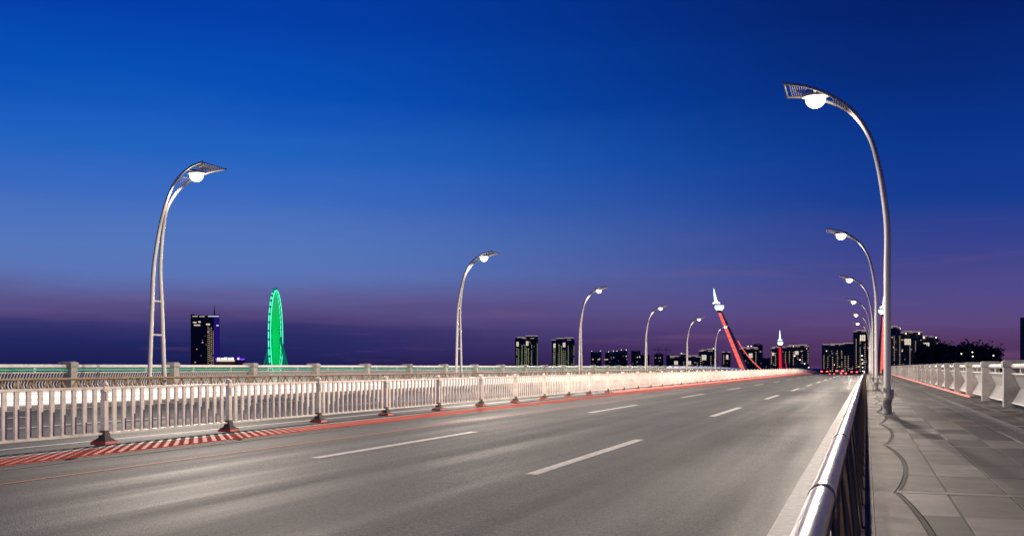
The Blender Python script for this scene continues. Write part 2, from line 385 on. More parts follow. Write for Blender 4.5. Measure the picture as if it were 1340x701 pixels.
# pavers: columns across, four rows and a narrow band per module
COLX = [0.30, 0.73, 1.26, 1.79, 2.32, 2.85, 3.38, 3.91]
rowlen = (PER - 0.20)/4
tcache = {}
def tile_me(ci, mi, first=False, rt=None):
    key = (ci, mi, rt)
    if key in tcache: return tcache[key]
    x0, x1 = COLX[ci]+(0.010 if ci == 1 else 0.005), COLX[ci+1]-(0.010 if ci == 0 else 0.005)
    b = MB()
    if ci == 0:      # follows the wave
        n = 6; t0 = (0.20 + rt*rowlen)/PER; t1 = t0 + rowlen/PER; vv = []; fs = []
        for k in range(n+1):
            t = t0+(t1-t0)*k/n; yy = (t-t0)*PER; yy = min(max(yy, 0.006), rowlen-0.006); x = wave(t)+0.036
            vv += [(x, yy, ZW-0.03), (x, yy, ZW), (x1, yy, ZW), (x1, yy, ZW-0.03)]
        for k in range(n):
            for j in range(3): fs.append((k*4+j, (k+1)*4+j, (k+1)*4+j+1, k*4+j+1))
        fs += [(0,1,2,3), (n*4,n*4+1,n*4+2,n*4+3)]
        b.add(vv, fs)
    else:
        c = 0.006
        b.add([(x0,0.006,ZW-0.03),(x1,0.006,ZW-0.03),(x1,rowlen-0.006,ZW-0.03),(x0,rowlen-0.006,ZW-0.03),
               (x0,0.006,ZW-c),(x1,0.006,ZW-c),(x1,rowlen-0.006,ZW-c),(x0,rowlen-0.006,ZW-c),
               (x0+c,0.006+c,ZW),(x1-c,0.006+c,ZW),(x1-c,rowlen-0.006-c,ZW),(x0+c,rowlen-0.006-c,ZW)],
              [(0,1,5,4),(1,2,6,5),(2,3,7,6),(3,0,4,7),(4,5,9,8),(5,6,10,9),(6,7,11,10),(7,4,8,11),(8,9,10,11)])
        if ci == 4:   # guiding strip: long ridges
            for q in range(6):
                xx = x0+0.05+q*(x1-x0-0.1)/5
                b.box(xx-0.012, xx+0.012, 0.02, rowlen-0.02, ZW-0.001, ZW+0.005)
    tcache[key] = b.mesh('paver', M_TACT if ci == 4 else M_TILES[mi])
    return tcache[key]
cnt = 0; rest = [MB() for _ in range(5)]
for k in range(-1, nmod):
    y0 = CUSP + k*PER
    # cross band
    for sx in ((0.285, 1.79), (1.795, 3.91)):
        MB().box(sx[0], sx[1]-0.005, 0.012, 0.188, ZW-0.03, ZW).build('cross_band', M_TILES[0], walk, loc=(0, y0, 0)) if k < 12 else None
    for rw in range(4):
        for ci in range(7):
            rv = random.random()
            chk = (ci + rw + k) % 2
            mi = (0 if rv < 0.75 else 1) if chk == 0 else (1 if rv < 0.35 else 2 if rv < 0.85 else 3)
            if ci == 0: mi = (0 if rv < 0.6 else 1) if chk == 0 else (1 if rv < 0.5 else 2)
            if ci in (2, 3) and mi == 0 and rv < 0.5: mi = 1
            if ci >= 5 or ci in (2, 3): mi = min(3, mi+(1 if rv < 0.6 else 0))
            yy = y0 + 0.20 + rw*rowlen
            if cnt < 300:
                obj('paver', tile_me(ci, mi, rt=rw if ci == 0 else None), walk, (0, yy, 0.0 + random.uniform(-0.0015, 0.0015))); cnt += 1
            else:
                rest[4 if ci == 4 else mi].box(COLX[ci]+0.004+(0.12 if ci == 0 else 0), COLX[ci+1]-0.004, yy+0.004, yy+rowlen-0.006, ZW-0.03, ZW)
for i_, rb in enumerate(rest):
    if rb.v: rb.build('far_pavers', (M_TILES+[M_TACT])[i_], walk, kind='stuff')
MB().sweep([(0.07, ZW), (XP, ZW)], stn(CUSP+nmod*PER, DE), zd, closed=False).build('walk_surface', M_TILES[1], walk)
# far walkway
fwalk = MB().sweep([(XFP-0.55, -0.04), (XFP-0.55, ZW), (XFK, ZW), (XFK, -0.04)], stn(-40, DE), zd).build('pavement', M_CONC, kind='structure')

# ------------------------------------------------------------------ steel handrails with lattice
def tube_line(x, h, r_, a, b, step=6, n=12, extra=()):
    ys = []; y = a
    while y < b: ys.append(y); y += step if y < 150 else 10
    ys.append(b)
    return MB().tube([(x, yy, zd(yy)+h) for yy in ys], r_, n)
TUBZ = 0.91; TX = -0.125; RB = ZW + 0.012
hr = thing('handrail', 'round brushed steel handrail on triangle lattice between road and tiled walkway', 'handrail', (TX, 0, 0))
tube_line(0, TUBZ, 0.038, -6, 330, n=20).build('top_tube', M_STEEL, hr)
slv = MB().tube([(0, -0.055, 0), (0, 0.055, 0)], 0.0405, 20).mesh('sleeve', M_STEEL)
for k in range(34):
    obj('sleeve', slv, hr, (0, 3.15+2.4*k, TUBZ))
def flat(a, b, w, t):
    "flat plate from a to b in the YZ plane, w wide, t thick in X"
    a = Vector(a); b = Vector(b); d = (b-a).normalized(); n = Vector((0, -d.z, d.y))*w/2; e = Vector((t/2, 0, 0))
    m_ = MB(); m_.add([a-n-e, a+n-e, b+n-e, b-n-e, a-n+e, a+n+e, b+n+e, b-n+e], [(0,3,2,1),(4,5,6,7),(0,1,5,4),(1,2,6,5),(2,3,7,6),(3,0,4,7)])
    return m_
HB = RB + 0.02; HT = TUBZ - 0.045; P = 1.2
def lean(m_, sg):       # planes spread towards the kerb like an A
    m_.v = [(v[0] + sg*(0.022 + (HT - v[2])*0.115), v[1], v[2]) for v in m_.v]; return m_
latm = {}
for sg in (-1, 1):
    latm[sg] = (lean(flat((0, 0, HB), (0, P/2, HT), 0.055, 0.012), sg).mesh('lattice_bar', M_DARKST), lean(flat((0, P/2, HT), (0, P, HB), 0.055, 0.012), sg).mesh('lattice_bar', M_DARKST))
for k in range(75):
    y = 0.3 + P*k
    for (sg, ph) in ((-1, 0.12), (1, 0.0)):
        obj('lattice_bar', latm[sg][0], hr, (0, y+ph, 0)); obj('lattice_bar', latm[sg][1], hr, (0, y+ph, 0))
for sg in (-1, 1):
    xb = sg*(0.022 + (HT-HB)*0.115); xt = sg*0.022
    MB().sweep([(xb-0.012, HB-0.02), (xb-0.012, HB+0.03), (xb+0.012, HB+0.03), (xb+0.012, HB-0.02)], stn(-6, 330), zd).build('bottom_flat', M_DARKST, hr)
    MB().sweep([(xt-0.007, HT-0.035), (xt-0.007, HT+0.02), (xt+0.007, HT+0.02), (xt+0.007, HT-0.035)], stn(-6, 330), zd).build('top_flat', M_DARKST, hr)
MB().sweep([(-0.13, RB-0.002), (-0.13, RB+0.012), (0.118, RB+0.012), (0.118, RB-0.002)], stn(-6, 330), zd).build('base_plate', M_BASESHADE, hr)
web = MB().frustum((0.035, 0.09), (0.012, 0.05), HT-0.01, TUBZ-0.03).mesh('web_plate', M_DARKST)
pst = MB().frustum((0.10, 0.03), (0.03, 0.03), RB-0.01, HT+0.01).mesh('rail_post', M_DARKST)
for k in range(75):
    obj('web_plate', web, hr, (0, 0.9+P*k, 0))
    if k % 4 == 0: obj('rail_post', pst, hr, (0, 2.1+P*k, 0))
far = MB()
k = 75
while 0.3+P*k < 325:
    y = 0.3+P*k
    for (sg, ph) in ((-1, 0.12), (1, 0.0)):
        for (za, zb, ya) in ((HB, HT, 0), (HT, HB, P/2)):
            q = lean(flat((0, y+ph+ya, za), (0, y+ph+ya+P/2, zb), 0.055, 0.012), sg)
            far.add([(v[0], v[1], v[2]+zd(y)) for v in q.v], q.f)
    k += 1
far.build('far_lattice', M_DARKST, hr, kind='stuff')

fh = thing('handrail', 'grey tube handrail edging the far walkway beyond the median fence', 'handrail', (XFK-0.1, 0, 0))
tube_line(0, TUBZ, 0.045, -6, 330, n=12).build('top_tube', M_DARKST, fh)
latt = MB(); k = 0
while P*k < 300:
    y = 2+P*k
    for (dx, ph) in ((-0.038, 0.0), (0.034, 0.6)):
        for q in (flat((dx, y+ph, zd(y)+0.06), (dx, y+ph+P/2, zd(y)+HT), 0.085, 0.012), flat((dx, y+ph+P/2, zd(y)+HT), (dx, y+ph+P, zd(y)+0.06), 0.085, 0.012)):
            latt.add(q.v, q.f)
    k += 1
latt.build('lattice', M_DARKST, fh, kind='stuff')
pst2 = MB().box(-0.05, 0.046, -0.03, 0.03, ZW-0.08, TUBZ-0.03).mesh('rail_post', M_STONE)
for k in range(40): obj('rail_post', pst2, fh, (0, 4.4+4.8*k, 0))
# rows of glowing white lines added for headlight trails, against the far rail
ls = thing('headlight_trail', 'white headlight trails added as glowing lines along the far carriageway behind the fence', 'light', (XFK+0.02, 0, 0))
for j in range(6):
    z = 0.13 + 0.066*j
    MB().sweep([(-0.012, z), (0.012, z+0.004), (0.012, z+0.034), (-0.012, z+0.038)], stn(4, 176), zd).build('trail_line', M_WHITEL if j in (1, 3, 4) else M_WHITEL2, ls)
MB().sweep([(-0.04, 0.10), (-0.016, 0.10), (-0.016, 0.56), (-0.04, 0.56)], stn(4, 176), zd).build('back_plate', M_PWHITE, ls)

# ------------------------------------------------------------------ median fence
fe = thing('median_fence', 'cream painted metal fence on rubber feet dividing the two carriageways', 'fence', (XF, 0, 0))
PP = 3.5; S0 = 13.6 - 6*PP; NP = 92
NB = 14
bars = []
for j in range(NB):
    b = MB(); b.box(-0.016, 0.016, -0.042, 0.042, 0.17, 0.94)
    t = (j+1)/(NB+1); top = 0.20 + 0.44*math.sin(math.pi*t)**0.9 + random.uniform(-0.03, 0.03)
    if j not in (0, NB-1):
        b.cur = 1; b.box(0.0155, 0.0185, 0.010, 0.040, 0.20+random.uniform(0, 0.02), top)  # painted shade, its height arching from post to post
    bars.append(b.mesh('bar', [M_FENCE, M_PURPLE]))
postm = MB(); postm.box(-0.045, 0.045, -0.045, 0.045, 0.10, 0.99); postm = postm.mesh('post', M_FENCE)
capm = MB().lathe([(0.062, 0.985), (0.066, 1.0), (0.055, 1.03), (0.03, 1.055), (0.004, 1.063)], 12).mesh('post_cap', M_FENCE)
clipm = MB().box(0.046, 0.062, -0.02, 0.02, 0.74, 0.93).box(0.03, 0.07, -0.085, 0.085, 0.885, 0.915).mesh('rail_clip', M_FENCE)
basem = MB(); basem.frustum((0.145, 0.155), (0.07, 0.075), 0.04, 0.10); basem.frustum((0.068, 0.072), (0.06, 0.064), 0.10, 0.18); basem = basem.mesh('rubber_base', M_RUBBER)
sleevem = MB().box(-0.054, 0.054, -0.056, 0.056, 0.17, 0.225).mesh('base_sleeve', M_RUST)
collm = MB().frustum((0.155, 0.165), (0.148, 0.158), 0.0, 0.042).mesh('red_skirt', M_REDB)
railm = MB().box(-0.026, 0.026, 0.05, PP-0.05, 0.925, 0.965).mesh('top_rail', M_FENCE)
rail2 = MB().box(-0.022, 0.022, 0.05, PP-0.05, 0.155, 0.19).mesh('bottom_rail', M_FENCE)
nb = 0; farb = MB()
for i in range(NP):
    y = S0 + PP*i; z = zd(y); sl = math.atan2(zd(y+PP)-z, PP)
    jx = random.uniform(-0.012, 0.012)
    p_ = obj('post', postm, fe, (jx, y, z)); obj('post_cap', capm, p_); obj('rail_clip', clipm, p_)
    b_ = obj('rubber_base', basem, fe, (jx, y, z), random.uniform(-0.06, 0.06)); obj('red_skirt', collm, b_); obj('base_sleeve', sleevem, b_)
    for me_, nm in ((railm, 'top_rail'), (rail2, 'bottom_rail')):
        r_ = obj(nm, me_, fe, (jx, y, z)); r_.rotation_euler = (sl, 0, 0)
    for j in range(NB):
        yy = y + PP*(j+1)/(NB+1); zz = z + math.tan(sl)*(yy-y)
        if i >= 4 and nb < 300:
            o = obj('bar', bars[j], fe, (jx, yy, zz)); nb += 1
        else:
            farb.cur = 0; farb.box(jx-0.016, jx+0.016, yy-0.042, yy+0.042, zz+0.17, zz+0.94)
            t = (j+1)/(NB+1)
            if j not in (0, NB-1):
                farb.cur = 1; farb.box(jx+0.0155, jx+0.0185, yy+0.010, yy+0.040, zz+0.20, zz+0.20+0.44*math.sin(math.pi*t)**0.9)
farb.build('far_bars', [M_FENCE, M_PURPLE], fe, kind='stuff')
# glowing strip added for the tail-light trail by the fence foot, up to the crest
rlt = thing('trail_strip', 'thin red tail-light trail added as a glowing strip along the median fence foot towards the crest', 'light', (XF+0.42, 0, 0))
MB().sweep([(-0.03, 0.03), (0.03, 0.03), (0.03, 0.10), (-0.03, 0.10)], stn(48, 260), zd).build('trail_line', M_REDL, rlt)
MB().sweep([(-0.045, 0.006), (0.045, 0.006), (0.045, 0.028), (-0.045, 0.028)], stn(48, 260), zd).build('channel', M_DARKST, rlt)

# ------------------------------------------------------------------ parapets (concrete slabs, white kinked balusters, big tube)
def parapet(name, label, side, x0, y_first):
    pr = thing(name, label, 'parapet', (x0, 0, 0))
    sg = side     # +1: outward is +X
    PS = 5.95; nposts = 72
    slab = MB(); a, b = (0.0, 0.58) if sg > 0 else (-0.58, 0.0)
    slab.box(a, b, -0.16, 0.16, ZW-0.02, ZW+1.20); me1 = slab.mesh('post', M_STONE)
    cp = MB(); cp.frustum((0.31, 0.185), (0.33, 0.20), ZW+1.20, ZW+1.25, c=(sg*0.29, 0)); cp.frustum((0.33, 0.20), (0.325, 0.195), ZW+1.25, ZW+1.37, c=(sg*0.29, 0)); cp.frustum((0.325, 0.195), (0.25, 0.12), ZW+1.37, ZW+1.41, c=(sg*0.29, 0))
    me2 = cp.mesh('post_cap', M_STONE)
    # kinked baluster: out at mid height
    prof = [(0.26, 0.14), (0.47, 0.55), (0.27, 0.98)]; w = 0.026; t = 0.022
    bl = MB(); vv = []
    for (x, z) in prof:
        vv += [(sg*(x-w), -t, ZW+z), (sg*(x+w), -t, ZW+z), (sg*(x+w), t, ZW+z), (sg*(x-w), t, ZW+z)]
    fs = [(0,1,2,3), (8,9,10,11)] + [(k*4+j, k*4+(j+1)%4, (k+1)*4+(j+1)%4, (k+1)*4+j) for k in range(2) for j in range(4)]
    bl.add(vv, fs); me3 = bl.mesh('baluster', M_PWHITE)
    tx = sg*0.27
    tube_line(tx, ZW+1.20+0.03, 0.075, -30, 395, n=12).build('top_tube', M_PWHITE, pr)
    MB().sweep([(tx-0.05, ZW+0.98), (tx+0.05, ZW+0.98), (tx+0.05, ZW+1.02), (tx-0.05, ZW+1.02)], stn(-30, 395), zd).build('upper_rail', M_PWHITE, pr)
    MB().sweep([(tx-0.05, ZW+0.10), (tx+0.05, ZW+0.10), (tx+0.05, ZW+0.145), (tx-0.05, ZW+0.145)], stn(-30, 395), zd).build('lower_rail', M_PWHITE, pr)
    sp = MB().box(tx-0.02, tx+0.02, -0.05, 0.05, ZW+1.02, ZW+1.17).mesh('spacer', M_PWHITE)
    nb = 0; fb = MB()
    for i in range(nposts):
        y = y_first + PS*(i-5); z = zd(y)
        p_ = obj('post', me1, pr, (0, y, z)); obj('post_cap', me2, p_)
        for q in (1.5, 4.3): obj('spacer', sp, pr, (0, y+q, zd(y+q)))
        nbal = 39
        for j in range(nbal):
            yy = y + 0.22 + (PS-0.44)*(j+0.5)/nbal; zz = zd(yy)
            if nb < 300 and yy > (13 if sg < 0 else 25): obj('baluster', me3, pr, (0, yy, zz)); nb += 1
            elif yy < 395: fb.add([(v[0], v[1]+yy, v[2]+zz) for v in vv], fs)
    fb.build('far_balusters', M_PWHITE, pr, kind='stuff')
    return pr, tx
pr, tx = parapet('parapet', 'concrete and white metal parapet edging the tiled walkway', 1, XP, 33.6)
fp, ftx = parapet('parapet', 'white kinked-bar parapet with concrete posts on the far bridge edge', -1, XFP, 30.0)
# green, then pale blue glowing strips added for light trails under the far top tube
gl = thing('trail_strip', 'green light trail added as a glowing strip under the top tube of the far parapet', 'light', (XFP-0.27+0.09, 0, 0))
MB().sweep([(-0.02, ZW+1.065), (0.015, ZW+1.065), (0.015, ZW+1.125), (-0.02, ZW+1.125)], stn(2, 150), zd).build('trail_line', M_GREEN, gl)
bl_ = thing('trail_strip', 'pale blue light trail added as a glowing strip on the far parapet near the crest', 'light', (XFP-0.27+0.09, 0, 0))
MB().sweep([(-0.02, ZW+1.03), (0.03, ZW+1.03), (0.03, ZW+1.16), (-0.02, ZW+1.16)], stn(150.5, 330), zd).build('trail_line', M_BLUE, bl_)
# red light trail at the near parapet foot, added as two glowing lines
for (a, b, lab) in ((43, 190, 'long red light trail added as a glowing line at the foot of the walkway parapet'), (14, 27.5, 'short red light trail added as a glowing line on the walkway edge beside the parapet posts')):
    t_ = thing('trail_strip', lab, 'light', (XP-0.10, 0, 0))
    MB().sweep([(-0.025, ZW+0.02), (0.02, ZW+0.02), (0.02, ZW+0.06), (-0.025, ZW+0.06)], stn(a, b), zd).build('trail_line', M_REDL, t_)
    MB().sweep([(-0.06, ZW+0.003), (0.06, ZW+0.003), (0.06, ZW+0.019), (-0.06, ZW+0.019)], stn(a, b), zd).build('channel', M_JOINT, t_)

# ------------------------------------------------------------------ street lamps
PROF = [(0,0.10),(0,1.2),(0,2.5),(0,3.76),(0,4.92),(0.10,5.84),(0.22,6.54),(0.40,7.21),(0.68,7.73),(1.0,8.08),(1.46,8.37),(2.01,8.58),(2.58,8.67)]
SEP = [0.45,0.395,0.33,0.26,0.19,0.135,0.10,0.075,0.15,0.26,0.42,0.57,0.70]
def interp(tab, t):
    i = min(int(t), len(tab)-2); f = t-i
    p = lambda k: tab[max(0, min(len(tab)-1, k))]
    def c(a, b, c_, d): return 0.5*((2*b)+(-a+c_)*f+(2*a-5*b+4*c_-d)*f*f+(-a+3*b-3*c_+d)*f**3)
    a, b, c_, d = p(i-1), p(i), p(i+1), p(i+2)
    return tuple(c(*q) for q in zip(a, b, c_, d)) if isinstance(a, tuple) else c(a, b, c_, d)
ZL = 0.10
def lamp_proto():
    L = thing('street_lamp', 'x', 'street lamp')
    T = [i*0.25 for i in range(4*(len(PROF)-1)+1)]
    for sg in (-1, 1):
        pts = []; rad = []
        for t in T:
            x, z = interp(PROF, t); d = interp(SEP, t)
            pts.append((x, sg*d, z)); rad.append(0.080 - 0.048*min(1, max(0, t-3)/9))
        MB().tube(pts, rad, 12).build('pole', M_LAMP, L)
        MB().lathe([(0.115, 0), (0.115, 0.02), (0.10, 0.03), (0.10, 0.30), (0.112, 0.31), (0.112, 0.42), (0.088, 0.43)], 14, c=(0, sg*0.452, ZL)).build('foot_sleeve', M_SLEEVE, L)
        MB().box(-0.17, 0.17, sg*0.455-0.17, sg*0.455+0.17, ZL-0.002, ZL+0.018).build('foot_plate', M_SLEEVE, L)
    MB().box(-0.145, -0.075, 0.38, 0.52, ZL+0.40, ZL+0.64).build('junction_box', M_SLEEVE, L)
    def rung(t, r_):
        x, z = interp(PROF, t); d = interp(SEP, t)
        MB().tube([(x, -d, z), (x, d, z)], r_, 8).build('rung', M_LAMP, L)
    for t in (2.0, 3.0): rung(t, 0.035)
    for k in range(7): rung(9.0 + k*0.12, 0.010)
    for k in range(8): rung(10.98 + k*0.09, 0.013)
    rung(11.85, 0.026)
    # luminaire: tapered housing over a glowing lens
    x, z = 1.77, 8.42
    h = MB(); n = 16; vv = []; fs = []
    for (sc, zz) in ((1.0, 0.0), (1.04, 0.03), (0.92, 0.09), (0.6, 0.135), (0.15, 0.15)):
        for k in range(n):
            a = 2*math.pi*k/n; vv.append((x+0.36*sc*math.cos(a), 0.24*sc*math.sin(a), z+zz))
    for i in range(4):
        for k in range(n): fs.append((i*n+k, i*n+(k+1)%n, (i+1)*n+(k+1)%n, (i+1)*n+k))
    fs.append(list(range(4*n, 5*n))); h.add(vv, fs, True)
    lum = h.build('luminaire', M_LAMP, L)
    g = MB(); vv = []; fs = []
    for (sc, zz) in ((0.80, 0.012), (0.84, -0.06), (0.80, -0.14), (0.66, -0.21), (0.42, -0.265), (0.18, -0.29), (0.02, -0.295)):
        for k in range(n):
            a = 2*math.pi*k/n; vv.append((x+0.31*sc*math.cos(a), 0.28*sc*math.sin(a), z+zz))
    for i in range(6):
        for k in range(n): fs.append((i*n+k, i*n+(k+1)%n, (i+1)*n+(k+1)%n, (i+1)*n+k))
    fs.append(list(range(6*n, 7*n))); g.add(vv, fs, True)
    g.build('lens', M_LENS, lum)
    MB().box(x-0.03, x+0.03, -0.50, 0.50, z+0.05, z+0.11).build('bracket', M_LAMP, L)
    return L
lp = lamp_proto()
ldat = bpy.data.lights.new('lamp_light', 'POINT'); ldat.energy = 2100; ldat.color = (1.0, 0.855, 0.715); ldat.shadow_soft_size = 0.12
# road-lantern distribution: wide beam along the road, weak to the walkway behind, nothing upward
ldat.use_nodes = True; lt = ldat.node_tree; le = [n for n in lt.nodes if n.type == 'EMISSION'][0]
ltc = lt.nodes.new('ShaderNodeTexCoord'); lsp = lt.nodes.new('ShaderNodeSeparateXYZ'); lt.links.new(ltc.outputs['Normal'], lsp.inputs[0])
def LM(op, a, b=None, c=None):
    n = lt.nodes.new('ShaderNodeMath'); n.operation = op
    for i_, q in enumerate((a, b, c)):
        if q is None: continue
        if isinstance(q, (int, float)): n.inputs[i_].default_value = q
        else: lt.links.new(q, n.inputs[i_])
    return n.outputs[0]
cz = LM('MAXIMUM', LM('MULTIPLY', lsp.outputs['Z'], -1.0), 0.0)
wide = LM('DIVIDE', 1.0, LM('ADD', LM('POWER', cz, 3.0), 0.10))
def LR(src, a, b, c, d):
    n = lt.nodes.new('ShaderNodeMapRange'); n.interpolation_type = 'SMOOTHSTEP'
    for nm, q in zip(('From Min', 'From Max', 'To Min', 'To Max'), (a, b, c, d)): n.inputs[nm].default_value = q
    lt.links.new(src, n.inputs['Value']); return n.outputs[0]
cut = LR(cz, 0.02, 0.24, 0.002, 1.0)
house = LR(lsp.outputs['X'], -0.40, 0.10, 0.26, 1.0)
lt.links.new(LM('MULTIPLY', LM('MULTIPLY', wide, cut), LM('MULTIPLY', house, LR(lsp.outputs['X'], -0.80, -0.42, 0.09, 1.0))), le.inputs['Strength'])
G = 'twin-tube street lamps along the bridge'
ORD = ['last', 'second', 'third', 'fourth', 'fifth', 'sixth', 'seventh']
lamps = []
for k in range(-1, 6):
    q = 5-k
    lamps.append((0.52, 27.4 + 28.8*k, 180, 'n', 'curved twin-tube street lamp on the tiled walkway, ' + ('last one before the red-lit pylon' if q == 0 else ORD[q] + ' back from the red-lit pylon')))
for k in range(0, 6):
    q = 5-k
    lamps.append((XFK-0.62, 30.6 + 29.3*k, 0, 'f', 'curved street lamp on the far walkway, ' + ('last one before the leaning pylon' if q == 0 else ORD[q] + ' back from the leaning pylon')))
ORD2 = ['first', 'second', 'third', 'fourth', 'fifth', 'sixth']
for k in range(6): lamps.append((0.52, 357 + 30*k, 180, 'd', 'small far-off street lamp on the walkway side, %s beyond the pylons' % ORD2[k]))
for k in range(6): lamps.append((XFK-0.62, 357 + 30*k, 0, 'd', 'small far-off street lamp on the far side, %s beyond the pylons' % ORD2[k]))
ldim = ldat.copy(); ldim.energy = ldat.energy*0.26
lfar = ldat.copy(); lfar.energy = ldat.energy*1.45
parts0 = [x for x in bpy.data.objects if x.parent == lp]; sub0 = {p: [x for x in bpy.data.objects if x.parent == p] for p in parts0}
for i, (x, y, rz, kd, lab) in enumerate(lamps):
    if i == 0: o = lp
    else:
        o = lp.copy(); col.objects.link(o)
        for p in parts0:
            c = p.copy(); col.objects.link(c); c.parent = o
            for s_ in sub0[p]:
                d = s_.copy(); col.objects.link(d); d.parent = c
    o.location = (x, y, zd(y)); o.rotation_euler = (0, 0, R(rz)); o['label'] = lab; o['group'] = G
    if kd in ('n', 'f'):
        li = bpy.data.objects.new('lamp_light', ldim if i == 0 else lfar if kd == 'f' else ldat); col.objects.link(li); li.parent = o; li.location = (1.77, 0, 8.42-0.44)

# ------------------------------------------------------------------ pylons of the bridge
M_PYL = mat('pylon_concrete', (0.36, 0.34, 0.33), 0.7, var=0.15, vscale=0.6)
M_PYRED = mat('pylon_red_light', (0.5, 0.08, 0.06), 0.5, emit=(1.0, 0.16, 0.125), estr=1.05, var=0)
M_PYRED2 = mat('pylon_deep_red_light', (0.5, 0.03, 0.03), 0.5, emit=(1.0, 0.02, 0.03), estr=0.9)
M_PYW = mat('pylon_white_light', (0.8, 0.85, 0.9), 0.4, emit=(0.70, 0.90, 1.0), estr=2.0)
def loft(secs):
    "secs: list of (cx, cy, z, hx, hy)"
    b = MB(); vv = []
    for (cx, cy, z, hx, hy) in secs: vv += [(cx-hx, cy-hy, z), (cx+hx, cy-hy, z), (cx+hx, cy+hy, z), (cx-hx, cy+hy, z)]
    n = len(secs)
    fs = [(0,1,2,3), tuple((n-1)*4+j for j in range(4))] + [(k*4+j, k*4+(j+1)%4, (k+1)*4+(j+1)%4, (k+1)*4+j) for k in range(n-1) for j in range(4)]
    return b.add(vv, fs)
def pylon(x, y, out, ln, red, label, hgt=15.2, stay=1, k=1.0):
    p = thing('bridge_pylon', label, 'pylon', (x, y, zd(y)))
    L = ln*out     # lean per metre, outward
    sh = loft([(L*0, 0, -1.5, 1.0, 1.5), (L*hgt*0.5, 0, hgt*0.5, 0.75, 1.15), (L*hgt, 0, hgt, 0.48, 0.8)]).build('shaft', M_PYL, p)
    zs = [0.2 + (hgt-0.8)*i/12 for i in range(13)]
    for i in range(12):       # lit in stacked panels
        def sec(z):
            t = z/hgt; return (L*z + out*(0.42*(1-t)+0.1), -(1.52-0.72*t)-0.03, z, 0.52-0.17*t, 0.06)
        loft([sec(zs[i]), sec(zs[i+1]-0.08)]).build('lit_panel', red, sh)
    tx_ = L*hgt
    MB().lathe([(0.55*k, 0), (0.95*k, 0.4), (1.12*k, 0.7), (1.12*k, 1.25), (0.9*k, 1.3)], 14, (tx_, 0, hgt-0.1), False).build('crown', M_PYW, p)
    MB().lathe([(0.75*k, 0), (0.75*k, 0.45)], 14, (tx_+L*1.3, 0, hgt+1.2), False).build('crown_neck', M_PYL, p)
    MB().lathe([(0.92*k, 0), (0.95*k, 0.2), (0.6*k, 0.5)], 14, (tx_+L*1.7, 0, hgt+1.65), False).build('crown_ring', M_PYW, p)
    MB().tube([(tx_+L*1.9, 0, hgt+2.1), (tx_+L*2.7, 0, hgt+3.9), (tx_+L*3.2, 0, hgt+5.5)], [0.40*k, 0.24*k, 0.04], 8).build('spire', M_PYW, p)
    if stay:      # curved lit stay leaning back to the deck
        pts = []
        for i in range(9):
            t = i/8; pts.append((L*hgt*(0.55*(1-t)) - out*(1.6+1.2*t) - out*1.0*t*t*stay, -1.2-1.0*t, hgt*0.52*(1-t)**1.15))
        MB().tube(pts, 0.12, 8).build('stay', red, p)
    return p
xb, yb = at(978, 245)
pylon(xb, yb, -1, 0.43, M_PYRED, 'leaning red-lit pylon with white crown on the far bridge edge', 15.9, 2.6)
xb, yb = at(1151.5, 262)
pylon(xb, yb, 1, 0.055, M_PYRED, 'red-lit pylon with pale crown behind the walkway lamp posts', 16.2, 0, k=1.15)
xb, yb = at(1024, 360)
pylon(xb, yb, -1, 0.06, M_PYRED2, 'small distant deep red pylon with blue-white spire before apartment blocks', 12.9, -0.6, k=0.85)

# ------------------------------------------------------------------ distant buildings
M_BODY = mat('dark_facade', (0.17, 0.125, 0.10), 0.7, var=0.25, vscale=0.05)
M_BODY2 = mat('dark_blue_facade', (0.03, 0.03, 0.05), 0.35, var=0.2, vscale=0.05)
M_SLAB = mat('facade_ledge', (0.10, 0.085, 0.08), 0.7)
M_DOT = mat('facade_light', (1, 0.9, 0.6), 0.5, emit=(1.0, 0.80, 0.48), estr=1.5)
M_DOTG = mat('facade_light_greenish', (0.9, 1, 0.6), 0.5, emit=(0.85, 1.0, 0.5), estr=1.3)
M_WIN = mat('lit_window', (1, 0.9, 0.7), 0.4, emit=(1.0, 0.86, 0.62), estr=0.9)
M_DIM = [mat('dim_room_warm', (.5,.4,.3), .5, emit=(1.0, 0.6, 0.3), estr=0.16), mat('dim_room_amber', (.5,.4,.3), .5, emit=(1.0, 0.72, 0.4), estr=0.6), mat('dim_room_cool', (.5,.5,.5), .5, emit=(0.8, 0.9, 1.0), estr=0.22)]
M_ROOFL = mat('roof_edge_light', (1, 0.85, 0.6), 0.5, emit=(1.0, 0.80, 0.55), estr=0.7)
M_ROOFB = mat('roof_bright_light', (1, 0.95, 0.85), 0.5, emit=(1.0, 0.92, 0.8), estr=4)
M_BLUEL = mat('blue_wash', (0.03, 0.02, 0.3), 0.5, emit=(0.03, 0.012, 0.26), estr=0.45)
M_PURL = mat('purple_sign', (0.2, 0.05, 0.6), 0.5, emit=(0.22, 0.05, 1.0), estr=1.6)
M_SIGNW = mat('white_sign', (1, 1, 1), 0.5, emit=(0.9, 0.9, 1.0), estr=2.2)
GZ = -12.9
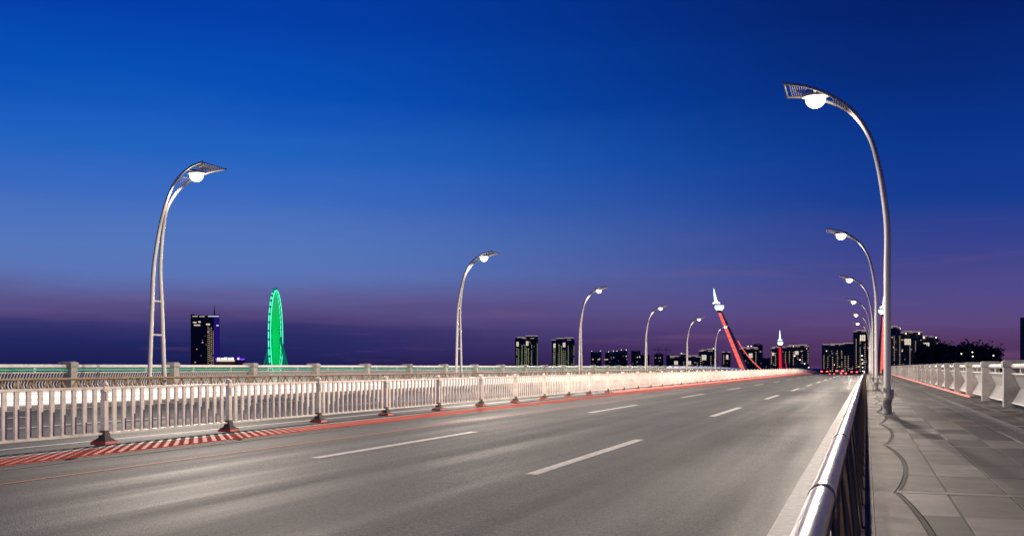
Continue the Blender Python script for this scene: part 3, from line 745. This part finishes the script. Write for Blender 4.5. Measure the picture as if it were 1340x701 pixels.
def tower(x0, x1, ytop, D, label, name='apartment_block', strings=(), wins=(), yaw=0.0, roof=((0, 1, 0),), depth=None, body=None, dot=None, edge=True, ybase_dots=478, floors=True, cat='building', group='dark apartment blocks on the skyline', brights=()):
    """x0..x1 pixel span, ytop pixel top, D distance; strings: (fraction, y from); wins: (fraction, ytop, w px, h px, columns, rows);
       roof: steps (from, to, extra px above ytop)"""
    X, Y = at((x0+x1)/2, D); w = (x1-x0)/F*D; m = D/F
    hd = math.atan2(-X, Y)
    b = thing(name, label, cat, (X, Y, GZ), hd + yaw, group)
    dp = depth or w*0.7
    ht = hz(ytop, D) - GZ
    zof = lambda py: hz(py, D) - GZ
    body = body or M_BODY; dot = dot or M_DOT
    # body in bays that step in and out
    bd = MB(); nbay = max(3, int((x1-x0)/5)); fr = []
    for i in range(nbay):
        a = -w/2 + w*i/nbay; c = -w/2 + w*(i+1)/nbay; off = (i % 2)*0.9*m
        bd.box(a, c-0.02, off, dp, 0, ht - (0.6*m if i % 2 else 0))
    bd.build('wall', body, b)
    for (f0, f1, e) in roof:
        if e > 0:
            MB().box(-w/2+w*f0, -w/2+w*f1, 0.25*dp, 0.8*dp, ht-0.1, ht+e*m).build('roof_block', body, b)
            if edge: MB().box(-w/2+w*f0-0.2, -w/2+w*f1+0.2, 0.25*dp-0.6, 0.25*dp-0.05, ht+e*m-0.5*m, ht+e*m-0.05*m).build('roof_light', M_ROOFL, b)
    if edge:
        for i in range(nbay):
            if i % 2 == 0 and random.random() < 0.8:
                a = -w/2 + w*i/nbay; c = -w/2 + w*(i+1)/nbay
                MB().box(a, c, -0.5, -0.02, ht-0.62*m, ht-0.20*m).build('roof_light', M_ROOFL, b)
    if floors:
        fl = MB(); z = 3.0
        while z < ht-3:
            fl.box(-w/2-0.1, w/2+0.1, -0.35, 0.0, z, z+0.35); z += 3.3
        fl.build('floor_ledges', M_SLAB, b, kind='stuff')
    # a scatter of dim rooms
    dim = [MB(), MB(), MB()]
    for q in range(int(w*ht/170)):
        x = random.uniform(-w/2+0.02*w, w/2-0.04*w); z = 3.3*random.randint(2, max(3, int(ht/3.3)-3))+0.9
        dim[random.choice((0, 0, 0, 1, 1, 2))].box(x, x+random.uniform(1.0, 2.2), -0.42, -0.05, z, z+1.5)
    for q in range(3):
        if dim[q].v: dim[q].build('dim_windows', M_DIM[q], b, kind='stuff')
    for (fr_, y0) in strings:
        st = MB(); x = -w/2 + w*fr_; py = y0
        while py < ybase_dots:
            z = zof(py)
            if random.random() < 0.96: st.box(x-0.30*m, x+0.30*m, -0.9, -0.45, z-0.26*m, z+0.26*m)
            py += 2.6
        if st.v: st.build('light_string', dot, b, kind='stuff')
    for (fr_, y0, ww, hh, nc, nr) in wins:
        wn_ = MB(); x = -w/2 + w*fr_ ; z1 = zof(y0)
        fw, fh = ww*m, hh*m
        f_ = MB().box(x-fw/2-0.15*m, x+fw/2+0.15*m, -0.75, -0.3, z1-fh-0.15*m, z1+0.15*m).build('window', body, b)
        for i in range(nc):
            for j in range(nr):
                MB().box(x-fw/2+fw*(i+0.1)/nc, x-fw/2+fw*(i+0.9)/nc, -1.1, -0.8, z1-fh+fh*(j+0.1)/nr, z1-fh+fh*(j+0.9)/nr).build('pane', M_WIN, f_)
    for (fr_, y0, sz) in brights:
        x = -w/2+w*fr_; z = zof(y0); MB().lathe([(0.1*m*sz, -0.4*m*sz), (0.5*m*sz, 0), (0.1*m*sz, 0.4*m*sz)], 8, (x, -1.4, z)).build('roof_lamp', M_ROOFB, b)
    return b, w, ht, m, dp
# twin towers by the middle of the sea front
tower(674, 704, 442, 2400, 'dark apartment tower with stepped roof, farther from the city of the twin pair', strings=((.08, 456), (.16, 457), (.30, 452), (.43, 453), (.50, 456), (.58, 457), (.72, 452), (.97, 451)), wins=((.11, 447, 3.2, 6, 2, 3), (.53, 446, 3.4, 6, 2, 3)), roof=((.1, .42, 1.2), (.45, 1.0, 3.2)), dot=M_DOTG)
tower(722, 752, 444, 2400, 'dark apartment tower with level lit roofline, nearer the city of the twin pair', strings=((.08, 454), (.14, 459), (.32, 453), (.42, 453), (.50, 459), (.58, 459), (.72, 453), (.97, 453)), wins=((.12, 449, 3, 6, 2, 3), (.54, 448, 3.6, 6, 2, 3)), roof=((.2, .5, 2.0), (.55, .95, 2.6)), dot=M_DOTG)
# spire tower at the left
b, w, ht, m, dp = tower(250.5, 286.5, 412, 1500, 'dark high-rise with lit crown, blue flank and roof spire above the sea', name='spire_tower', strings=((.60, 428), (.66, 430), (.72, 429), (.78, 431)), wins=((.14, 421, 4.5, 1.8, 4, 1), (.30, 420, 3.2, 2.2, 3, 1), (.22, 424.5, 8, 1.8, 6, 1), (.60, 423, 5, 2.4, 3, 1), (.93, 424.5, 3, 2, 2, 1)), roof=((.0, .12, 1.2), (.58, .98, 0.8)), body=M_BODY2, edge=False, group=None, depth=30)
MB().tube([(w*0.32, 8, ht), (w*0.32, 8, ht+6*m), (w*0.32, 8, ht+14*m)], [1.1, 0.8, 0.15], 8).build('spire', M_BODY2, b)
MB().box(w*0.10, w*0.48, -1.3, -0.95, ht-2.2*m, ht-0.8*m).build('lit_band', M_SIGNW and mat('band_white', (.8,.8,.9), .5, emit=(.7,.72,.95), estr=0.75), b)
MB().box(w*0.30, w*0.485, -0.8, -0.4, 4, ht-3.4*m).build('blue_flank', M_BLUEL, b)
for (q0, q1) in ((-.44, -.26), (-.2, -.02)):
    MB().box(w*q0, w*q1, -0.9, -0.4, ht-2.4*m, ht-1.6*m).build('crown_light', M_ROOFL, b)
# low pavilion washed purple
b, w, ht, m, dp = tower(281, 320, 470.5, 1250, 'low seafront pavilion with purple and white lit sign', name='pavilion', floors=False, edge=False, roof=((.2, .55, 1.5), (.72, .9, 3.0)), group=None)
MB().box(-w*0.42, w*0.16, -2, -1, ht-2.2*m, ht+0.1*m).build('warm_light_band', M_ROOFL, b)
for i, (q0, q1, zz) in enumerate(((-.40, -.31, 2.6), (-.28, -.2, 2.4), (-.18, -.08, 3.0), (-.05, .02, 2.6), (.04, .13, 2.8))):
    MB().box(w*q0, w*q1, -2.6, -2.0, ht+0.4*m, ht+zz*m).build('sign_letter', M_SIGNW, b)
MB().box(-w*0.45, -w*0.41, -2.6, -2, ht, ht+2.2*m).build('purple_light', M_PURL, b)
MB().lathe([(1.9*m, 0), (2.3*m, 1.4*m), (1.6*m, 3*m), (0.3*m, 4.2*m)], 14, (w*0.29, 3, ht)).build('purple_dome', M_PURL, b)
MB().box(w*0.36, w*0.48, -2, 2, ht, ht+1.6*m).build('purple_light', M_PURL, b)
MB().lathe([(0.3*m, -0.8*m), (1.1*m, 0), (0.3*m, 0.9*m)], 10, (w*0.28, -6, ht+1.2*m)).build('arch_light', M_SIGNW, b)
# low dark blocks in the middle distance
tower(773, 787, 460, 2000, 'dark block with pale light row at its foot, beside the lamp post', wins=((.2, 469.5, 2, 1.2, 1, 1), (.75, 469.5, 3, 1.2, 2, 1)), edge=False, brights=((.1, 459, 0.8), (.9, 459, 0.8)))
tower(792, 806, 461, 2100, 'dark stepped block with rooftop lamps and a foot light row', wins=((.1, 469.5, 5, 1.2, 3, 1),), edge=False, roof=((.3, 1, 1),), brights=((.3, 460, 0.9), (.75, 459, 0.9)))
tower(805, 821, 459.5, 2150, 'broad dark block with several rooftop lamps', edge=False, roof=((.2, .9, 1.5),), brights=((.15, 459, 0.8), (.5, 457.5, 0.9), (.9, 457.5, 0.9)), wins=((.9, 465, 1.5, 1.5, 1, 1),))
tower(826, 838, 458.5, 2100, 'plain dark flat-roofed block left of the curved lamp post', edge=False, wins=((.7, 466.5, 1.6, 1.2, 1, 1), (.9, 465.5, 1.2, 1.8, 1, 1)))
tower(838, 850, 464, 2000, 'low unlit dark block behind the curved lamp post', edge=False)
tower(856, 868, 463, 2200, 'unfinished dark tower under the tower cranes', edge=False, roof=((.2, .8, 1.2),))
tower(872, 882, 464.5, 2000, 'low dark block right of the tower cranes', edge=False)
tower(877, 899, 467, 1700, 'low block with pale lit square window and warm lit eaves', wins=((.35, 472, 5, 5, 2, 3),), roof=((0, .5, 1.5), (.6, .9, 4.5)), strings=((.8, 474),), brights=((.68, 462, 1),))
tower(898, 916, 466, 1650, 'low block half hidden by lamp post with one lit window', wins=((.25, 472, 4, 5, 2, 3), ), roof=((.1, .8, 1.2),), strings=((.62, 474), (.8, 475)))
tower(915, 938, 458.5, 1700, 'dark apartment block with lit roof steps and square stair window', wins=((.28, 464, 6, 7, 3, 4),), strings=((.08, 467), (.66, 466), (.88, 464)), roof=((.1, .4, 1.2), (.45, .95, 2.2)), brights=((.8, 455.5, 1.2),))
tower(945, 956, 460, 1750, 'narrow dark block left of the leaning pylon', wins=((.6, 464, 3, 6, 2, 3),), strings=((.2, 465),))
tower(966, 992, 455.5, 1700, 'dark apartment block behind the leaning pylon with bluish roof sign', wins=((.62, 462, 5, 6, 3, 3),), strings=((.15, 463), (.88, 461)), roof=((.2, .5, 1.2), (.55, .95, 1.4)), brights=((.5, 453, 1.4), (.65, 452.6, 1.2)))
tower(986, 998, 451, 1950, 'unlit dark tower peeping out behind the pylon block', edge=False, roof=((.1, .8, 1.2),))
tower(998, 1008, 468, 2000, 'low unlit block beside the small distant pylon', edge=False)
tower(1009, 1029, 455, 1700, 'dark apartment block directly behind the small deep red pylon', wins=((.15, 461, 3, 4, 2, 3),), strings=((.04, 460), (.3, 462), (.75, 460), (.92, 461)), roof=((.1, .9, 1.4),))
tower(1030, 1058, 452.5, 1700, 'dark apartment block right of the small deep red pylon with lit eaves', wins=((.45, 459, 5, 5, 3, 3),), strings=((.12, 460), (.3, 461), (.7, 459), (.96, 459)), roof=((.1, .45, 1.2), (.5, .9, 1.8)), brights=((.3, 453, 1.0), (.9, 456, .8)))
tower(1076, 1103, 451, 1500, 'wide dark apartment block with warm lit roofline before the crest', wins=(), strings=((.10, 460), (.28, 467), (.5, 467), (.72, 459), (.93, 460)), roof=((.05, .35, 1.0), (.4, .95, 1.6)), brights=((.22, 459, 1.2), (.58, 477, 1.0)), ybase_dots=486)
tower(1100, 1120, 449.5, 1480, 'dark apartment block with many light dots beside the tallest tower', strings=((.1, 460), (.3, 466), (.5, 466), (.85, 467)), roof=((.2, .9, 1.2),), ybase_dots=486)
tower(1117, 1138, 433, 1400, 'tallest dark tower with square lit stair window behind the lamp chain', wins=((.56, 438, 7, 8, 3, 4),), strings=((.18, 444), (.42, 444), (.70, 450)), roof=((.2, .8, 1.5),), ybase_dots=488)
tower(1164, 1178, 428, 1350, 'dark tower with lit eaves right behind the first walkway lamp post', strings=((.45, 440), (.93, 440)), roof=((.2, .7, 1.5),), brights=((.97, 430, 1),))
tower(1178, 1206, 434.5, 1350, 'dark tower with bright rooftop lamps and square stair window', wins=((.36, 443, 8, 8, 4, 4),), strings=((.04, 441), (.46, 452), (.70, 444), (.93, 445)), roof=((.2, .55, 1.6), (.6, .9, 0.9)), brights=((.28, 436, 1.8), (.85, 436.5, 1.8), (.12, 459, 1.1), (.95, 462, 1.1)))
tower(1204, 1227, 440, 1350, 'dark tower with square lit stair window nearest the wooded hill', wins=((.36, 448, 8, 7, 4, 3),), strings=((.95, 449),), roof=((.1, .4, 1.2),), brights=((.25, 441.5, 2.0), (.88, 441.5, 1.8)))
tower(1336.5, 1362, 415, 700, 'plain black tower edge rising past the end of the wooded hill', edge=False, floors=True, group=None, roof=((.2, .8, 2),))
# tower cranes
M_CRANE = mat('crane_steel', (0.06, 0.05, 0.05), 0.6, 0.3)
for (px, pt, jl, jr, lab) in ((862, 456, 8, 5, 'thin tower crane above the unfinished tower, shorter jib'), (871.5, 456, 3, 6, 'thin tower crane beside the unfinished tower, taller mast')):
    D = 2250; X, Y = at(px, D); m = D/F; c = thing('tower_crane', lab, 'crane', (X, Y, GZ), math.atan2(-X, Y), 'tower cranes on the skyline')
    H = hz(pt, D)-GZ
    ms = MB()
    for (ax, ay) in ((-.9,-.9),(.9,-.9),(.9,.9),(-.9,.9)): ms.tube([(ax, ay, 0), (ax, ay, H)], 0.25, 5)
    z = 0
    while z < H-4: ms.tube([(-.9, -.9, z), (.9, -.9, z+4)], 0.15, 4); ms.tube([(-.9, .9, z), (.9, .9, z+4)], 0.15, 4); z += 4
    ms.build('mast', M_CRANE, c)
    MB().tube([(-jl*m, 0, H-2.5), (jr*m, 0, H-2.5)], 0.55, 6).build('jib', M_CRANE, c)
    MB().tube([(0, 0, H-3), (0, 0, H+4)], 0.4, 5).build('tower_top', M_CRANE, c)
    MB().tube([(-jl*m*0.8, 0, H-2.4), (0, 0, H+4), (jr*m*0.9, 0, H-2.4)], 0.15, 4).build('tie', M_CRANE, c)

# ------------------------------------------------------------------ ferris wheel, lit green
M_FWG = mat('wheel_green_light', (0.02, 0.3, 0.1), 0.5, emit=(0.0, 0.62, 0.11), estr=0.85)
M_FWC = mat('wheel_rim_light', (0.1, 0.6, 0.35), 0.5, emit=(0.10, 1.0, 0.60), estr=1.4)
M_FWL = mat('wheel_leg_green', (0.03, 0.22, 0.13), 0.6, emit=(0.0, 0.20, 0.11), estr=0.7)
D = 720; X, Y = at(361, D); m = D/F
fw = thing('ferris_wheel', 'tall green-lit ferris wheel seen almost edge-on above the sea', 'ferris wheel', (X, Y, GZ), math.atan2(-X, Y) + R(82.5), None)
RW = 60*m; ZC = hz(440, D) - GZ
def ring(r_, yo, tr, n=64, mt=M_FWC, nm='rim'):
    MB().tube([(r_*math.cos(2*math.pi*k/n), yo, ZC+r_*math.sin(2*math.pi*k/n)) for k in range(n+1)], tr, 6, cap=False).build(nm, mt, fw)
for yo in (-0.7, 0.7): ring(RW, yo, 0.34); ring(RW*0.93, yo, 0.16, mt=M_FWG)
for k in range(72):
    a = 2*math.pi*k/72; yo = -0.7 if k % 2 else 0.7
    MB().tube([(1.5*math.cos(a+.2), yo*1.8, ZC+1.5*math.sin(a+.2)), (RW*math.cos(a), yo, ZC+RW*math.sin(a))], 0.17, 5).build('spoke', M_FWG, fw)
MB().tube([(0, -3.2, ZC), (0, 3.2, ZC)], 1.7, 14).build('hub', M_FWG, fw)
cab = MB().lathe([(0.3, -0.9), (0.75, -0.6), (0.8, 0.1), (0.55, 0.65), (0.15, 0.85)], 10).mesh('cabin', M_FWL)
for k in range(36):
    a = 2*math.pi*(k+.5)/36; obj('cabin', cab, fw, ((RW+1.3)*math.cos(a), 0, ZC+(RW+1.3)*math.sin(a)))
for sy in (-1, 1):
    for sx in (-1, 1):
        MB().tube([(0, sy*3, ZC), (sx*RW*0.42, sy*10.5, 0)], 0.55, 8).build('leg', M_FWL, fw)

# ------------------------------------------------------------------ wooded hill on the right
M_HILL = mat('hill_soil', (0.05, 0.045, 0.035), 0.9, var=0.3, vscale=0.05)
M_LEAF = mat('dark_foliage', (0.05, 0.058, 0.03), 0.8, var=0.4, vscale=0.1)
D = 620
def hilltop(px):
    t = (px-1196)/(1322-1196)
    if t < 0 or t > 1: return -4
    return hz(453.5 + 9*max(0, t-0.62)**1.2*2.2 - 1.2*math.sin(px*0.21) - 0.8*math.sin(px*0.53+1) , D) - 3.0
vv = []; fs = []; n = 46
for i in range(n+1):
    px = 1190 + (1312-1190)*i/n; 
    e = min(1, i/5, (n-i)/2.0 if i > n-2 else 1)
    for k, (dd, f_) in enumerate(((D-45, 0), (D-20, .55), (D, 1), (D+40, .9), (D+90, 0))):
        x, y = at(px, dd); vv.append((x, y, GZ + (hilltop(px)-GZ)*f_*e))
for i in range(n):
    for k in range(4): fs.append((i*5+k, i*5+k+1, (i+1)*5+k+1, (i+1)*5+k))
MB().add(vv, fs, True).build('hill', M_HILL, kind='structure')
lf = MB()
for q in range(900):
    px = random.uniform(1194, 1311); dd = D + random.uniform(-42, 10); f_ = 0.55 + 0.45*(dd-(D-20))/20 if dd > D-20 else 0.55*(dd-(D-45))/25
    f_ = min(1, f_)
    e = min(1, max(0.05, (px-1190)/13))
    x, y = at(px, dd); z = GZ + (hilltop(px)-GZ)*f_*e
    h = random.choice((1, 1, 1, 1.7))*random.uniform(2.0, 4.6); rr_ = random.uniform(1.2, 2.2)
    for j in range(16):
        u = random.uniform(-1, 1); a = random.uniform(0, 6.28); rd = rr_*math.sqrt(1-u*u)*random.uniform(.6, 1)
        cx, cy, cz_ = x+rd*math.cos(a), y+rd*math.sin(a), z+h*0.6+u*h*0.45
        t1 = Vector((random.gauss(0,1), random.gauss(0,1), random.gauss(0,1))).normalized()*random.uniform(.4,.8); t2 = t1.orthogonal().normalized()*random.uniform(.4,.8)
        c = Vector((cx, cy, cz_)); lf.add([c-t1, c+t2, c+t1, c-t2], [(0,1,2,3)])
lf.build('hill_woods', M_LEAF, kind='stuff', label='dark wooded slope of the hill behind the walkway parapet', cat='trees')
for i, (px, py, lab) in enumerate(((1258, 462.5, 'bright white lamp low on the wooded hill'), (1272.5, 460.5, 'small pale lamp high on the wooded hill'), (1273, 466, 'faint lamp below the high lamp on the wooded hill'), (1300, 465, 'pale lamp near the outer end of the wooded hill'))):
    dd = D-50; x, y = at(px, dd); z = hz(py, dd)
    t_ = thing('hill_lamp', lab, 'lamp', (x, y, GZ), 0, 'lamps on the wooded hill')
    MB().tube([(0, 0, 0), (0, 0, z-GZ)], 0.08, 6).build('pole', M_CRANE, t_)
    MB().lathe([(0.05, -0.3), (0.34, -0.1), (0.34, 0.1), (0.05, 0.3)], 10, (0, 0, z-GZ)).build('globe', M_ROOFB, t_)

# ------------------------------------------------------------------ cars beyond the crest
M_TAIL = mat('tail_light', (0.5, 0.02, 0.02), 0.3, emit=(1.0, 0.06, 0.04), estr=10)
M_HEAD = mat('head_light', (1, 1, 1), 0.3, emit=(1.0, 0.93, 0.85), estr=9)
M_GLASS = mat('car_glass', (0.02, 0.022, 0.028), 0.1)
M_TYRE = mat('tyre', (0.02, 0.02, 0.02), 0.8)
M_RIM = mat('wheel_rim', (0.4, 0.4, 0.4), 0.35, 0.8)
def car(x, y, head, paint, label):
    c = thing('car', label, 'car', (x, y, zd(y)), math.atan2(0, 1) if not head else math.pi, 'cars near the crest of the road')
    pm = mat('car_paint', paint, 0.3, 0.2)
    side = [(-2.2, .35), (-2.28, .6), (-2.2, .92), (-1.6, .98), (-1.1, 1.40), (-.2, 1.47), (.55, 1.42), (1.25, 1.0), (2.05, .86), (2.25, .62), (2.2, .35)]
    def slab(pr_, hw, top_in=0.0, nm='body', mt=None, par=c):
        vv = []
        for s_ in (-1, 1):
            for (yy, zz) in pr_: vv.append((s_*(hw - (top_in if zz > 1.0 else 0)), yy, zz))
        k_ = len(pr_)
        return MB().add(vv, [tuple(range(k_)), tuple(range(k_, 2*k_))] + [(i, (i+1) % k_, k_+(i+1) % k_, k_+i) for i in range(k_)]).build(nm, mt or pm, par)
    slab(side, 0.88, 0.16)
    slab([(-1.02, 1.02), (-.80, 1.34), (-.2, 1.40), (.48, 1.36), (1.05, 1.02)], 0.895, 0.16, 'side_windows', M_GLASS)
    MB().add([(-.66, -1.62, 1.01), (.66, -1.62, 1.01), (.58, -1.18, 1.36), (-.58, -1.18, 1.36)], [(0,1,2,3)]).build('rear_window', M_GLASS, c)
    MB().add([(-.68, 1.26, 1.03), (.68, 1.26, 1.03), (.6, .62, 1.42), (-.6, .62, 1.42)], [(0,1,2,3)]).build('windscreen', M_GLASS, c)
    for s_ in (-1, 1):
        MB().box(s_*.62-.2, s_*.62+.2, -2.31, -2.2, .68, .86).build('tail_light', M_TAIL, c)
        MB().box(s_*.6-.2, s_*.6+.2, 2.14, 2.28, .62, .78).build('headlight', M_HEAD, c)
        for yy in (-1.4, 1.4):
            t_ = MB().tube([(s_*.72, yy, .32), (s_*.92, yy, .32)], .32, 14).build('tyre', M_TYRE, c)
            MB().tube([(s_*.9, yy, .32), (s_*.935, yy, .32)], .2, 12).build('rim', M_RIM, t_)
    return c
for (x, y, hd, pc, lab) in (
    (-2.7, 262, False, (.05, .05, .06), 'black car with lit tail lights in the lane beside the handrail'),
    (-5.5, 236, False, (.3, .3, .3), 'silver grey car with lit tail lights, leading the middle lane queue from behind'),
    (-5.7, 286, False, (.5, .5, .5), 'white car with lit tail lights ahead of the silver grey car'),
    (-9.3, 250, False, (.22, .03, .03), 'dark red car with lit tail lights in the lane beside the fence'),
    (-9.1, 300, False, (.03, .04, .12), 'dark blue car with lit tail lights ahead of the dark red car'),
    (-15.4, 256, True, (.3, .3, .32), 'grey car with white headlights coming up just beyond the fence'),
    (-18.9, 275, True, (.4, .35, .3), 'beige car with white headlights in the middle lane beyond the fence'),
    (-15.2, 304, True, (.05, .05, .05), 'black car with white headlights following the grey oncoming car')):
    car(x, y, hd, pc, lab)
